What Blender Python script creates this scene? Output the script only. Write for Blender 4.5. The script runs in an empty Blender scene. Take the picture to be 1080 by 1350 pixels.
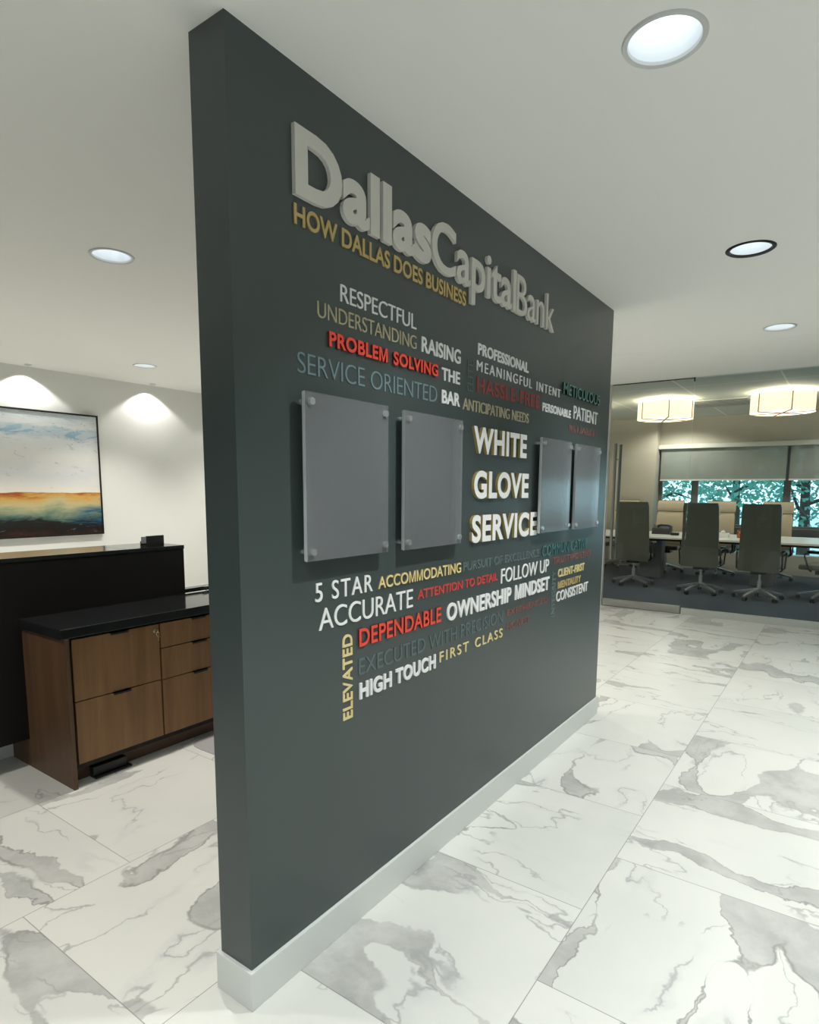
import bpy, bmesh, math, random
from mathutils import Vector, Matrix
S = bpy.context.scene
COL = S.collection
PI = math.pi
random.seed(7)

# ------------------------------------------------------------------ camera, sky, exposure
F_PX, CY = 812.861, 753.748
cam = bpy.data.cameras.new('camera')
cam.sensor_fit = 'VERTICAL'
cam.sensor_height = 36.0
cam.lens = 36.0 * F_PX / 1350.0
cam.shift_y = (CY - 675.0) / 1350.0
cam.clip_start = 0.02
co = bpy.data.objects.new('camera', cam)
COL.objects.link(co)
R = Vector((0.57859778, -0.81558773, 0.00642343))
U = Vector((0.10241059, 0.08046132, 0.99148275))
Fw = Vector((0.80915801, 0.57301189, -0.13007956))
M = Matrix((R, U, -Fw)).transposed().to_4x4()
M.translation = Vector((-1.10594, -1.35639, 1.56347))
co.matrix_world = M
S.camera = co
S.view_settings.view_transform = 'Standard'
S.view_settings.look = 'None'
S.view_settings.gamma = 1.0
S.view_settings.use_curve_mapping = False
S.view_settings.exposure = -0.03
try:
    S.cycles.use_denoising = True
    S.cycles.max_bounces = 10
    S.cycles.transparent_max_bounces = 16
    S.cycles.sample_clamp_indirect = 6.0
except Exception:
    pass
W = bpy.data.worlds.new('sky')
S.world = W
W.use_nodes = True
bg = W.node_tree.nodes['Background']
bg.inputs[0].default_value = (0.82, 0.93, 1.0, 1)
bg.inputs[1].default_value = 3.2
DOWN_W = 96.0        # watts of one ceiling downlight
WASH_W = 19.0        # watts of one wall washer

# ------------------------------------------------------------------ colours and materials
def lin(c):
    c /= 255.0
    return c / 12.92 if c <= 0.04045 else ((c + 0.055) / 1.055) ** 2.4
def rgb(r, g, b):
    return (lin(r), lin(g), lin(b), 1.0)
MATS = {}
def mat(name, col, rough=0.5, metal=0.0, spec=0.5, emit=None, estr=0.0, coat=0.0):
    if name in MATS:
        return MATS[name]
    m = bpy.data.materials.new(name)
    m.use_nodes = True
    p = m.node_tree.nodes['Principled BSDF']
    p.inputs['Base Color'].default_value = col
    p.inputs['Roughness'].default_value = rough
    p.inputs['Metallic'].default_value = metal
    p.inputs['Specular IOR Level'].default_value = spec
    p.inputs['Coat Weight'].default_value = coat
    if emit:
        p.inputs['Emission Color'].default_value = emit
        p.inputs['Emission Strength'].default_value = estr
    MATS[name] = m
    return m
class NG:
    """small helper for building node graphs"""
    def __init__(self, m):
        self.t = m.node_tree
        self.p = self.t.nodes.get('Principled BSDF')
    def node(self, typ, **kw):
        n = self.t.nodes.new(typ)
        for k, v in kw.items():
            setattr(n, k, v)
        return n
    def put(self, sock, v):
        if isinstance(v, (int, float, tuple, list)):
            sock.default_value = v
        else:
            self.t.links.new(v, sock)
    def math(self, op, a, b=0.0, c=0.0, clamp=False):
        n = self.node('ShaderNodeMath', operation=op, use_clamp=clamp)
        self.put(n.inputs[0], a); self.put(n.inputs[1], b); self.put(n.inputs[2], c)
        return n.outputs[0]
    def smooth(self, x, a, b):
        n = self.node('ShaderNodeMapRange', interpolation_type='SMOOTHSTEP')
        self.put(n.inputs['Value'], x); self.put(n.inputs['From Min'], a); self.put(n.inputs['From Max'], b)
        return n.outputs[0]
    def mix(self, f, a, b):
        n = self.node('ShaderNodeMix', data_type='RGBA')
        self.put(n.inputs[0], f); self.put(n.inputs[6], a); self.put(n.inputs[7], b)
        return n.outputs[2]
    def vmath(self, op, a, b=(0, 0, 0)):
        n = self.node('ShaderNodeVectorMath', operation=op)
        self.put(n.inputs[0], a); self.put(n.inputs[1], b)
        return n.outputs[0]
    def scale(self, a, s):
        n = self.node('ShaderNodeVectorMath', operation='SCALE')
        self.put(n.inputs[0], a); self.put(n.inputs[3], s)
        return n.outputs[0]
    def comb(self, x, y, z=0.0):
        n = self.node('ShaderNodeCombineXYZ')
        self.put(n.inputs[0], x); self.put(n.inputs[1], y); self.put(n.inputs[2], z)
        return n.outputs[0]
    def sep(self, v):
        n = self.node('ShaderNodeSeparateXYZ')
        self.put(n.inputs[0], v)
        return n.outputs
    def obj(self):
        return self.node('ShaderNodeTexCoord').outputs['Object']
    def noise(self, v, scale=1.0, detail=2.0, rough=0.5, dist=0.0, color=False):
        n = self.node('ShaderNodeTexNoise')
        self.put(n.inputs['Vector'], v)
        n.inputs['Scale'].default_value = scale
        n.inputs['Detail'].default_value = detail
        n.inputs['Roughness'].default_value = rough
        n.inputs['Distortion'].default_value = dist
        return n.outputs['Color' if color else 'Fac']
    def ramp(self, f, stops):
        n = self.node('ShaderNodeValToRGB')
        e = n.color_ramp.elements
        while len(e) < len(stops):
            e.new(0.5)
        for el, (pos, c) in zip(e, stops):
            el.position = pos; el.color = c
        self.put(n.inputs[0], f)
        return n.outputs[0]

TW, TL, TY0, TX0 = 0.82922, 0.83167, -0.65704, 0.60834
def marble():
    m = mat('marble_tile', (1, 1, 1, 1), 0.30, spec=0.4)
    g = NG(m)
    o = g.sep(g.obj())
    ry = g.math('DIVIDE', g.math('SUBTRACT', o[1], TY0), TW)
    r = g.math('FLOOR', ry); fy = g.math('SUBTRACT', ry, r)
    par = g.math('ABSOLUTE', g.math('MODULO', g.math('ADD', r, 1.0), 2.0))
    cx = g.math('SUBTRACT', g.math('DIVIDE', g.math('SUBTRACT', o[0], TX0), TL), g.math('MULTIPLY', par, 0.5))
    c = g.math('FLOOR', cx); fx = g.math('SUBTRACT', cx, c)
    ex = g.math('MULTIPLY', g.math('MINIMUM', fx, g.math('SUBTRACT', 1.0, fx)), TL)
    ey = g.math('MULTIPLY', g.math('MINIMUM', fy, g.math('SUBTRACT', 1.0, fy)), TW)
    joint = g.math('SUBTRACT', 1.0, g.smooth(g.math('MINIMUM', ex, ey), 0.0008, 0.0022))
    wn = g.node('ShaderNodeTexWhiteNoise', noise_dimensions='2D')
    g.put(wn.inputs['Vector'], g.comb(g.math('ADD', c, 0.37), g.math('ADD', r, 3.11)))
    rc = g.sep(wn.outputs['Color'])
    rot = g.node('ShaderNodeVectorRotate', rotation_type='Z_AXIS')
    g.put(rot.inputs['Vector'], g.comb(g.math('MULTIPLY', g.math('SUBTRACT', fx, .5), TL), g.math('MULTIPLY', g.math('SUBTRACT', fy, .5), TW)))
    g.put(rot.inputs['Angle'], g.math('MULTIPLY', g.math('FLOOR', g.math('MULTIPLY', rc[2], 4.0)), PI / 2))
    v = g.vmath('ADD', rot.outputs[0], g.scale(wn.outputs['Color'], 40.0))
    wob = g.vmath('SUBTRACT', g.noise(v, 2.6, 5.0, .6, color=True), (.5, .5, .5))
    v2 = g.vmath('ADD', v, g.scale(wob, 0.26))
    st = g.node('ShaderNodeMapping')
    g.put(st.inputs['Vector'], v2); st.inputs['Rotation'].default_value = (0, 0, .6); st.inputs['Scale'].default_value = (.42, 1.30, 1)
    v3 = st.outputs[0]
    n1 = g.noise(v3, 1.5, 1.5, .45)
    d = g.math('ABSOLUTE', g.math('SUBTRACT', n1, .5))
    wn2 = g.noise(v, 1.7, 1.0)
    w = g.math('MULTIPLY', g.smooth(wn2, .38, .64), .056)
    w = g.math('ADD', w, -.004)
    band = g.math('SUBTRACT', 1.0, g.smooth(g.math('SUBTRACT', d, w), -.004, .003))
    edge = g.math('SUBTRACT', 1.0, g.smooth(g.math('ABSOLUTE', g.math('SUBTRACT', d, w)), .0, .0055))
    fade = g.smooth(g.noise(v, 2.3, 2.0), .40, .60)
    n3 = g.noise(g.vmath('ADD', v3, (7.3, 2.1, 0)), 2.7, 3.0, .5)
    d3 = g.math('ABSOLUTE', g.math('SUBTRACT', n3, .5))
    thin = g.math('MULTIPLY', g.math('SUBTRACT', 1.0, g.smooth(d3, .0, .011)), g.smooth(g.noise(v, 1.9, 1.0, .5, 1.0), .42, .56))
    halo = g.math('MULTIPLY', g.math('SUBTRACT', 1.0, g.smooth(d3, .0, .05)), g.smooth(g.noise(v, 3.1, 2.0), .45, .7))
    cloud = g.noise(v2, 5.5, 6.0, .6)
    grey = g.mix(g.smooth(cloud, .3, .7), rgb(166, 167, 164), rgb(196, 196, 192))
    base = g.mix(g.smooth(g.noise(v2, 1.3, 3.0), .3, .8), rgb(222, 222, 216), rgb(210, 211, 206))
    colr = g.mix(g.math('MULTIPLY', halo, .5), base, rgb(198, 200, 199))
    colr = g.mix(g.math('MULTIPLY', band, .9), colr, grey)
    colr = g.mix(g.math('MULTIPLY', edge, g.math('MULTIPLY', fade, .75)), colr, rgb(126, 126, 123))
    colr = g.mix(g.math('MULTIPLY', thin, .7), colr, rgb(160, 161, 160))
    colr = g.mix(g.math('MULTIPLY', joint, .8), colr, rgb(128, 128, 124))
    g.put(g.p.inputs['Base Color'], colr)
    return m
def wood(name, a, b, axis=2):
    m = mat(name, a, 0.42, spec=0.35)
    g = NG(m)
    mp = g.node('ShaderNodeMapping')
    g.put(mp.inputs['Vector'], g.obj())
    sc = [9, 9, 9]; sc[axis] = .55
    mp.inputs['Scale'].default_value = sc
    n = g.noise(mp.outputs[0], 2.0, 8.0, .6, .6)
    n2 = g.noise(mp.outputs[0], .6, 2.0)
    f = g.math('ADD', g.math('MULTIPLY', n, .6), g.math('MULTIPLY', n2, .4))
    g.put(g.p.inputs['Base Color'], g.ramp(f, [(.32, a), (.68, b)]))
    return m
def leather(name, a, b, rough=.45):
    m = mat(name, a, rough, spec=.4)
    g = NG(m)
    g.put(g.p.inputs['Base Color'], g.mix(g.noise(g.obj(), 6, 3), a, b))
    bp = g.node('ShaderNodeBump'); bp.inputs['Strength'].default_value = .12; bp.inputs['Distance'].default_value = .002
    g.put(bp.inputs['Height'], g.noise(g.obj(), 220, 3)); g.put(g.p.inputs['Normal'], bp.outputs[0])
    return m
def paint(name, a, rough=.6, amt=.04, spec=.4):
    m = mat(name, a, rough, spec=spec)
    g = NG(m)
    bp = g.node('ShaderNodeBump'); bp.inputs['Strength'].default_value = amt; bp.inputs['Distance'].default_value = .001
    g.put(bp.inputs['Height'], g.noise(g.obj(), 180, 4)); g.put(g.p.inputs['Normal'], bp.outputs[0])
    return m
def pane_mat(name, tint, refl=.06, haze=None, hazeamt=0.0, rough=0.0):
    m = bpy.data.materials.new(name); m.use_nodes = True
    t = m.node_tree; t.nodes.clear()
    out = t.nodes.new('ShaderNodeOutputMaterial')
    tr = t.nodes.new('ShaderNodeBsdfTransparent'); tr.inputs[0].default_value = tint
    gl = t.nodes.new('ShaderNodeBsdfGlossy'); gl.inputs['Roughness'].default_value = rough
    fr = t.nodes.new('ShaderNodeFresnel'); fr.inputs[0].default_value = 1.0 + refl * 8
    mx = t.nodes.new('ShaderNodeMixShader')
    src = tr.outputs[0]
    if haze:
        df = t.nodes.new('ShaderNodeBsdfDiffuse'); df.inputs[0].default_value = haze
        m2 = t.nodes.new('ShaderNodeMixShader'); m2.inputs[0].default_value = hazeamt
        t.links.new(tr.outputs[0], m2.inputs[1]); t.links.new(df.outputs[0], m2.inputs[2])
        src = m2.outputs[0]
    t.links.new(fr.outputs[0], mx.inputs[0]); t.links.new(src, mx.inputs[1]); t.links.new(gl.outputs[0], mx.inputs[2])
    t.links.new(mx.outputs[0], out.inputs[0])
    return m
def artwork():
    m = mat('abstract_painting', (1, 1, 1, 1), .45, spec=.3)
    g = NG(m)
    p = g.sep(g.obj())                      # x across, z up, origin at the lower left corner of the canvas
    u = g.math('DIVIDE', p[0], 1.8); v = g.math('DIVIDE', p[2], 1.25)
    uv = g.comb(u, v)
    big = g.noise(g.comb(g.math('MULTIPLY', u, 2.6), g.math('MULTIPLY', v, 3.0)), 1.6, 5, .6, .8)
    vd = g.math('ADD', v, g.math('MULTIPLY', g.math('SUBTRACT', big, .5), .16))
    fine = g.noise(g.comb(g.math('MULTIPLY', u, 4.0), g.math('MULTIPLY', v, 16.0)), 1.5, 6, .65, 1.2)
    land = g.ramp(g.math('ADD', vd, g.math('MULTIPLY', g.math('SUBTRACT', fine, .5), .12)),
                  [(.0, rgb(70, 40, 28)), (.05, rgb(28, 22, 18)), (.115, rgb(30, 32, 30)), (.15, rgb(82, 108, 100)), (.205, rgb(146, 156, 126)), (.26, rgb(196, 184, 138)), (.32, rgb(208, 164, 84)), (.355, rgb(168, 88, 46))])
    sky = g.ramp(g.math('ADD', vd, g.math('MULTIPLY', g.math('SUBTRACT', fine, .5), .10)),
                 [(.36, rgb(232, 228, 218)), (.50, rgb(216, 218, 220)), (.66, rgb(236, 235, 230)), (.775, rgb(228, 232, 234)), (.80, rgb(150, 188, 208)), (.87, rgb(176, 206, 222)), (.895, rgb(240, 242, 240)), (.97, rgb(206, 218, 226))])
    hor = g.math('ADD', v, g.math('MULTIPLY', g.math('SUBTRACT', g.noise(uv, 5.0, 4.0), .5), .035))
    colr = g.mix(g.smooth(hor, .352, .360), land, sky)
    blot = g.noise(g.comb(g.math('MULTIPLY', u, 2.2), g.math('MULTIPLY', v, 3.2)), 3.0, 7, .7, 2.0)
    colr = g.mix(g.math('MULTIPLY', g.smooth(blot, .60, .68), .55), colr, rgb(122, 140, 158))
    blue = g.math('MULTIPLY', g.math('MULTIPLY', g.smooth(u, .78, .92), g.math('SUBTRACT', 1.0, g.smooth(v, .20, .27))), g.smooth(v, .06, .12))
    patch = g.noise(g.comb(g.math('MULTIPLY', u, 3.0), g.math('MULTIPLY', v, 7.0)), 1.3, 5, .65, 2.5)
    up = g.math('MULTIPLY', g.smooth(v, .60, .70), g.smooth(patch, .44, .52))
    colr = g.mix(g.math('MULTIPLY', up, .6), colr, rgb(232, 234, 234))
    dk = g.math('MULTIPLY', g.smooth(v, .66, .76), g.smooth(g.noise(g.comb(g.math('MULTIPLY', u, 5.0), g.math('MULTIPLY', v, 11.0)), 1.4, 6, .7, 2.0), .60, .66))
    colr = g.mix(g.math('MULTIPLY', dk, .7), colr, rgb(108, 146, 176))
    colr = g.mix(g.math('MULTIPLY', blue, g.smooth(fine, .38, .58)), colr, rgb(34, 92, 122))
    g.put(g.p.inputs['Base Color'], colr)
    return m
def conf_ceiling_mat():
    m = mat('acoustic_tile', rgb(188, 192, 188), .9)
    g = NG(m)
    o = g.sep(g.obj())
    def line(c, off, step):
        q = g.math('DIVIDE', g.math('SUBTRACT', c, off), step)
        f = g.math('SUBTRACT', q, g.math('FLOOR', q))
        return g.math('SUBTRACT', 1.0, g.smooth(g.math('MULTIPLY', g.math('MINIMUM', f, g.math('SUBTRACT', 1.0, f)), step), .010, .013))
    ln = g.math('MAXIMUM', line(o[1], -.53, 1.286), line(o[0], 8.7, 1.83))
    g.put(g.p.inputs['Base Color'], g.mix(ln, rgb(206, 212, 208), rgb(246, 246, 242)))
    return m

M_FLOOR = marble()
M_CARPET = mat('carpet', rgb(70, 74, 78), .95, spec=.25)
g_ = NG(M_CARPET)
g_.put(g_.p.inputs['Base Color'], g_.mix(g_.noise(g_.obj(), 90, 4, .7), rgb(50, 57, 66), rgb(80, 90, 102)))
M_CEIL = paint('ceiling_paint', rgb(247, 247, 242), .8, .03)
M_WHITE = paint('white_wall_paint', rgb(234, 235, 230), .7)
M_BEIGE = paint('beige_wall_paint', rgb(196, 190, 176), .7)
M_DARK = paint('charcoal_wall_paint', rgb(65, 74, 73), .30, .05, .5)
M_BASE = mat('white_trim_paint', rgb(214, 218, 214), .35)
M_WALNUT = wood('walnut_front', rgb(114, 83, 53), rgb(150, 112, 74))
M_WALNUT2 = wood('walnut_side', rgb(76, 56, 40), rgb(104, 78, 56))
M_LAM = mat('black_laminate', rgb(14, 12, 10), .5, spec=.3)
M_GRAN = mat('black_stone', rgb(28, 30, 31), .12, spec=.8)
M_BLACK = mat('black_plastic', rgb(18, 18, 18), .4)
M_STEEL = mat('brushed_steel', rgb(186, 186, 182), .28, 1.0)
M_CHROME = mat('polished_metal', rgb(226, 228, 228), .28, .85)
M_BRASS = mat('brass_key', rgb(200, 170, 110), .3, 1.0)
M_TRIM = mat('fixture_white', rgb(214, 216, 214), .4)
M_TRIMD = mat('fixture_black', rgb(30, 32, 32), .4)
M_REFL = mat('reflector', rgb(236, 240, 242), .3)
M_LAMP = mat('lamp_lens', rgb(255, 255, 255), .5, emit=(.90, .96, 1, 1), estr=6.0)
M_GLASS = pane_mat('clear_glass', (.90, .94, .93, 1), .038)
M_WGLASS = pane_mat('window_glass', (.76, .91, .95, 1), .05)
M_ACR = pane_mat('acrylic_sheet', (.97, .98, .99, 1), .05, rgb(204, 210, 214), .21, .14)
M_ACRE = pane_mat('acrylic_edge', (.88, .90, .92, 1), .10, rgb(232, 236, 238), .75, .1)

# ------------------------------------------------------------------ mesh helpers
def link(name, me, parent=None, loc=None, rotz=0.0):
    o = bpy.data.objects.new(name, me)
    COL.objects.link(o)
    if parent is not None:
        o.parent = parent
    if loc is not None:
        o.location = loc
    if rotz:
        o.rotation_euler = (0, 0, rotz)
    return o
def build(name, bm, m, parent=None, smooth=False, loc=None, kind=None, bevel=0.0):
    bmesh.ops.recalc_face_normals(bm, faces=bm.faces)
    if bevel:
        es = [e for e in bm.edges if len(e.link_faces) == 2 and e.calc_face_angle(0) > .5]
        bmesh.ops.bevel(bm, geom=es, offset=bevel, segments=2, affect='EDGES', profile=.6)
    me = bpy.data.meshes.new(name)
    bm.to_mesh(me); bm.free()
    for x in (m if isinstance(m, (list, tuple)) else [m]):
        me.materials.append(x)
    if smooth:
        for p in me.polygons:
            p.use_smooth = True
        try:
            me.set_sharp_from_angle(angle=math.radians(38))
        except Exception:
            pass
    o = link(name, me, parent, loc)
    if kind:
        o['kind'] = kind
    return o
def box(bm, x0, x1, y0, y1, z0, z1):
    vs = [bm.verts.new((x, y, z)) for x in (x0, x1) for y in (y0, y1) for z in (z0, z1)]
    for f in ((0, 1, 3, 2), (4, 6, 7, 5), (0, 4, 5, 1), (2, 3, 7, 6), (0, 2, 6, 4), (1, 5, 7, 3)):
        bm.faces.new([vs[i] for i in f])
    return bm
def nb():
    return bmesh.new()
def bx(*a):
    return box(nb(), *a)
def lathe(bm, prof, c=(0, 0, 0), n=32, closed=False):
    rings = []
    for r, z in prof:
        rings.append([bm.verts.new((c[0] + r * math.cos(2 * PI * i / n), c[1] + r * math.sin(2 * PI * i / n), c[2] + z)) for i in range(n)])
    for a, b in zip(rings, rings[1:]):
        for i in range(n):
            bm.faces.new((a[i], a[(i + 1) % n], b[(i + 1) % n], b[i]))
    if closed:
        bm.faces.new(rings[0]); bm.faces.new(rings[-1])
    return bm
def tube(bm, pts, r, n=10, flat=1.0):
    pts = [Vector(p) for p in pts]
    rings = []
    for i, p in enumerate(pts):
        t = (pts[min(i + 1, len(pts) - 1)] - pts[max(i - 1, 0)]).normalized()
        up = Vector((0, 1, 0)) if abs(t.y) < .9 else Vector((0, 0, 1))
        a = t.cross(up).normalized(); b = t.cross(a).normalized()
        rr = r[i] if isinstance(r, (list, tuple)) else r
        rings.append([bm.verts.new(p + a * rr * math.cos(2 * PI * k / n) + b * rr * flat * math.sin(2 * PI * k / n)) for k in range(n)])
    for a, b in zip(rings, rings[1:]):
        for k in range(n):
            bm.faces.new((a[k], a[(k + 1) % n], b[(k + 1) % n], b[k]))
    bm.faces.new(rings[0]); bm.faces.new(rings[-1])
    return bm
def cyl(bm, a, b, r, n=20):
    return tube(bm, [a, b], r, n)
def thing(name, label, cat, loc=(0, 0, 0), rotz=0.0, group=None):
    o = link(name, None, None, loc, rotz)
    o.empty_display_size = .05
    return tag(o, label, cat, group)
def tag(o, label, cat, group=None):
    o['label'] = label; o['category'] = cat
    if group:
        o['group'] = group
    return o
def struct(name, bm, m, parent=None, bevel=0.0):
    return build(name, bm, m, parent, kind='structure', bevel=bevel)
def copy_tree(o, parent=None):
    c = o.copy(); COL.objects.link(c)
    if parent is not None:
        c.parent = parent
    for ch in [x for x in bpy.data.objects if x.parent == o]:
        copy_tree(ch, c)
    return c

# ------------------------------------------------------------------ the setting
H = 2.74; HG = 2.9773; XG = 7.347; YW = 5.294; PL = 3.1037; PT = 0.1417; HC = 3.08; XW = 12.7
LX0, LY0 = -3.6, -4.2
fl = nb()
fv = [fl.verts.new(p) for p in ((LX0, LY0, 0), (XG + .02, LY0, 0), (XG + .02, YW, 0), (LX0, YW, 0))]
fl.faces.new(fv)
struct('floor', fl, M_FLOOR)
fl = nb(); fl.faces.new([fl.verts.new(p) for p in ((XG + .02, -5.0, 0), (XW, -5.0, 0), (XW, 3.6, 0), (XG + .02, 3.6, 0))])
struct('floor_carpet', fl, M_CARPET)

LIGHTS = [  # x, y, dark trim?, label  (unseen ones are added to light the lobby)
    (.732, -.863, 0, 'large round recessed downlight nearest, at the top right of the photo above the lobby floor'),
    (2.439, -.866, 1, 'second recessed downlight along the dark word wall, with a black trim ring'),
    (4.165, -.850, 0, 'farthest small recessed downlight before the conference room glass'),
    (.720, 1.806, 2, 'recessed downlight in the ceiling left of the dark wall, over the reception desk'),
    (2.422, 4.279, 2, 'small recessed downlight close to the wall with the painting'),
    (-.98, -.863, 0, ''), (-2.69, -.863, 0, ''), (-.98, 1.806, 0, ''), (-.98, 4.28, 0, ''), (.720, 4.28, 0, ''),
    (4.16, 4.279, 0, 'x'), (2.44, 1.806, 0, 'x'), (4.16, 1.806, 0, 'x'),
    (5.9, 1.2, 0, 'x'), (.732, -3.0, 0, ''), (2.439, -3.0, 0, ''), (4.16, -3.0, 0, ''), (-.98, -3.0, 0, '')]
RA = .098
XS = 4.5                                    # where the lobby ceiling starts to rise towards the glass
ce = nb()
def loop(pts):
    vs = [ce.verts.new(p) for p in pts]
    return [ce.edges.new((vs[i], vs[(i + 1) % len(vs)])) for i in range(len(vs))]
edges = loop([(LX0, LY0, H), (XS, LY0, H), (XS, YW, H), (LX0, YW, H)])
WASH = [(.46, 5.16), (1.76, 5.16), (3.06, 5.16), (4.36, 5.16)]
for L in LIGHTS:
    if L[0] > XS:
        continue
    edges += loop([(L[0] + RA * math.cos(2 * PI * i / 40), L[1] + RA * math.sin(2 * PI * i / 40), H) for i in range(40)])
bmesh.ops.triangle_fill(ce, edges=edges, use_beauty=True)
a = [ce.verts.new(p) for p in ((XS, LY0, H), (XG, LY0, HG), (XG, YW, HG), (XS, YW, H))]
ce.faces.new(a)
struct('ceiling', ce, M_CEIL)
struct('wall_partition', bx(0, PL, 0, PT, 0.02, H), M_DARK)
bb = bx(-.012, PL + .012, -.012, PT + .012, 0, .1252)
struct('baseboard_partition', bb, M_BASE, bevel=.003)
struct('wall_back', bx(LX0, XG + .1, YW, YW + .1, 0, 3.2), M_WHITE)
struct('baseboard_back', bx(LX0, XG, YW - .012, YW, 0, .1), M_BASE)
mat('dark_taupe_wall', rgb(74, 68, 62), .7)
wl = nb()                                  # unseen wall behind the camera, tall opening added to let daylight in
box(wl, LX0 - .1, LX0, LY0 - .1, YW + .1, 0, .12); box(wl, LX0 - .1, LX0, LY0 - .1, YW + .1, 2.5, 3.0)
for ya, yb_ in ((LY0 - .1, -4.0), (-2.2, YW + .1)):
    box(wl, LX0 - .1, LX0, ya, yb_, .12, 2.5)
struct('wall_left', wl, MATS['dark_taupe_wall'])
struct('wall_right', bx(LX0 - .1, XG, LY0 - .1, LY0, 0, 3.2), mat('dark_taupe_wall', rgb(74, 68, 62), .7))  # unseen wall, coloured dark to cut the sheen on the partition
struct('wall_front', bx(XG - .05, XG + .05, 1.42, YW, 0, 3.2), M_WHITE)
struct('trim_1', bx(XG - .03, XG + .03, 1.345, 1.42, 0, HG), mat('light_metal_jamb', rgb(196, 198, 192), .4))
struct('trim_2', bx(XG - .02, XG + .08, -5.0, 1.42, HG, HC + .1), M_CEIL)

# conference room shell
ce = nb(); ce.faces.new([ce.verts.new(p) for p in ((XG, -5.0, HC), (XW + .3, -5.0, HC), (XW + .3, 3.6, HC), (XG, 3.6, HC))])
struct('ceiling_conference', ce, conf_ceiling_mat())
struct('wall_conference_left', bx(XG + .05, XW + .3, 3.5, 3.6, 0, 3.2), M_BEIGE)
struct('wall_conference_right', bx(XG, XW + .3, -5.1, -5.0, 0, 3.2), M_BEIGE)
struct('wall_column', bx(12.42, XW + .3, 1.985, 3.5, 0, HC), M_BEIGE)
struct('wall_window_header', bx(XW, XW + .3, -5.0, 1.985, 2.50, HC), M_BEIGE)
struct('wall_window_low', bx(XW, XW + .3, -5.0, 1.985, 0, .375), M_BEIGE)
struct('trim_sill', bx(XW - .10, XW + .3, -5.0, 1.985, .76, .885), mat('sill_grey', rgb(96, 98, 96), .45))
struct('trim_blind_cassette', bx(XW - .14, XW - .001, -5.0, 1.98, 2.455, 2.54), mat('blind_cassette', rgb(206, 206, 198), .5), bevel=.006)

# windows in the far wall of the conference room
M_FRAME = mat('window_frame_grey', rgb(112, 112, 108), .45)
yb = [1.96, 1.28, -.362, -2.0, -3.6, -4.98]
for i in range(5):
    y1, y0 = yb[i] - (.04 if i == 0 else .062), yb[i + 1] + .062
    w = bx(XW + .10, XW + .20, y1, y1 + (.06 if i == 0 else .124), .375, 2.50)
    wo = struct('window_%d' % (i + 1), w, M_FRAME)
    struct('window_frame', bx(XW + .11, XW + .19, y0, y1, .72, .93), M_FRAME, wo)
    struct('window_pane', bx(XW + .145, XW + .151, y0, y1, .93, 2.50), M_WGLASS, wo)
    struct('window_pane', bx(XW + .145, XW + .151, y0, y1, .375, .72), M_WGLASS, wo)

# ------------------------------------------------------------------ glass front of the conference room
door = struct('door_1', bx(XG - .006, XG + .006, .325, 1.33, .10, HG - .012), M_GLASS)
struct('bottom_rail', bx(XG - .022, XG + .022, .328, 1.328, .012, .105), M_STEEL, door, bevel=.003)
struct('dark_gap_strip', bx(XG - .008, XG + .008, .325, 1.33, HG - .012, HG - .003), M_BLACK, door)  # black strip standing in for the dark gap above the door
struct('hinge_clip', bx(XG - .012, XG + .012, .318, .33, HG - .05, HG), M_BLACK, door)
pull = nb()
for s in (-1, 1):
    cyl(pull, (XG + s * .11, 1.222, .66), (XG + s * .11, 1.222, 2.20), .019, 16)
    for z in (.86, 2.0):
        cyl(pull, (XG, 1.222, z), (XG + s * .11, 1.222, z), .009, 10)
po = build('door_handle', pull, mat('dark_steel', rgb(140, 142, 138), .35, .9), door, smooth=True); po['kind'] = 'structure'
wg = struct('window_6', bx(XG - .006, XG + .006, -2.2, .315, .02, HG), M_GLASS)
struct('base_channel', bx(XG - .02, XG + .02, -2.2, .312, 0, .085), mat('satin_channel', rgb(206, 210, 204), .35, .4), wg)
wg2 = struct('window_7', bx(XG - .006, XG + .006, -4.2, -2.206, .02, HG), M_GLASS)
struct('base_channel', bx(XG - .02, XG + .02, -4.2, -2.206, 0, .085), MATS['satin_channel'], wg2)

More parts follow.
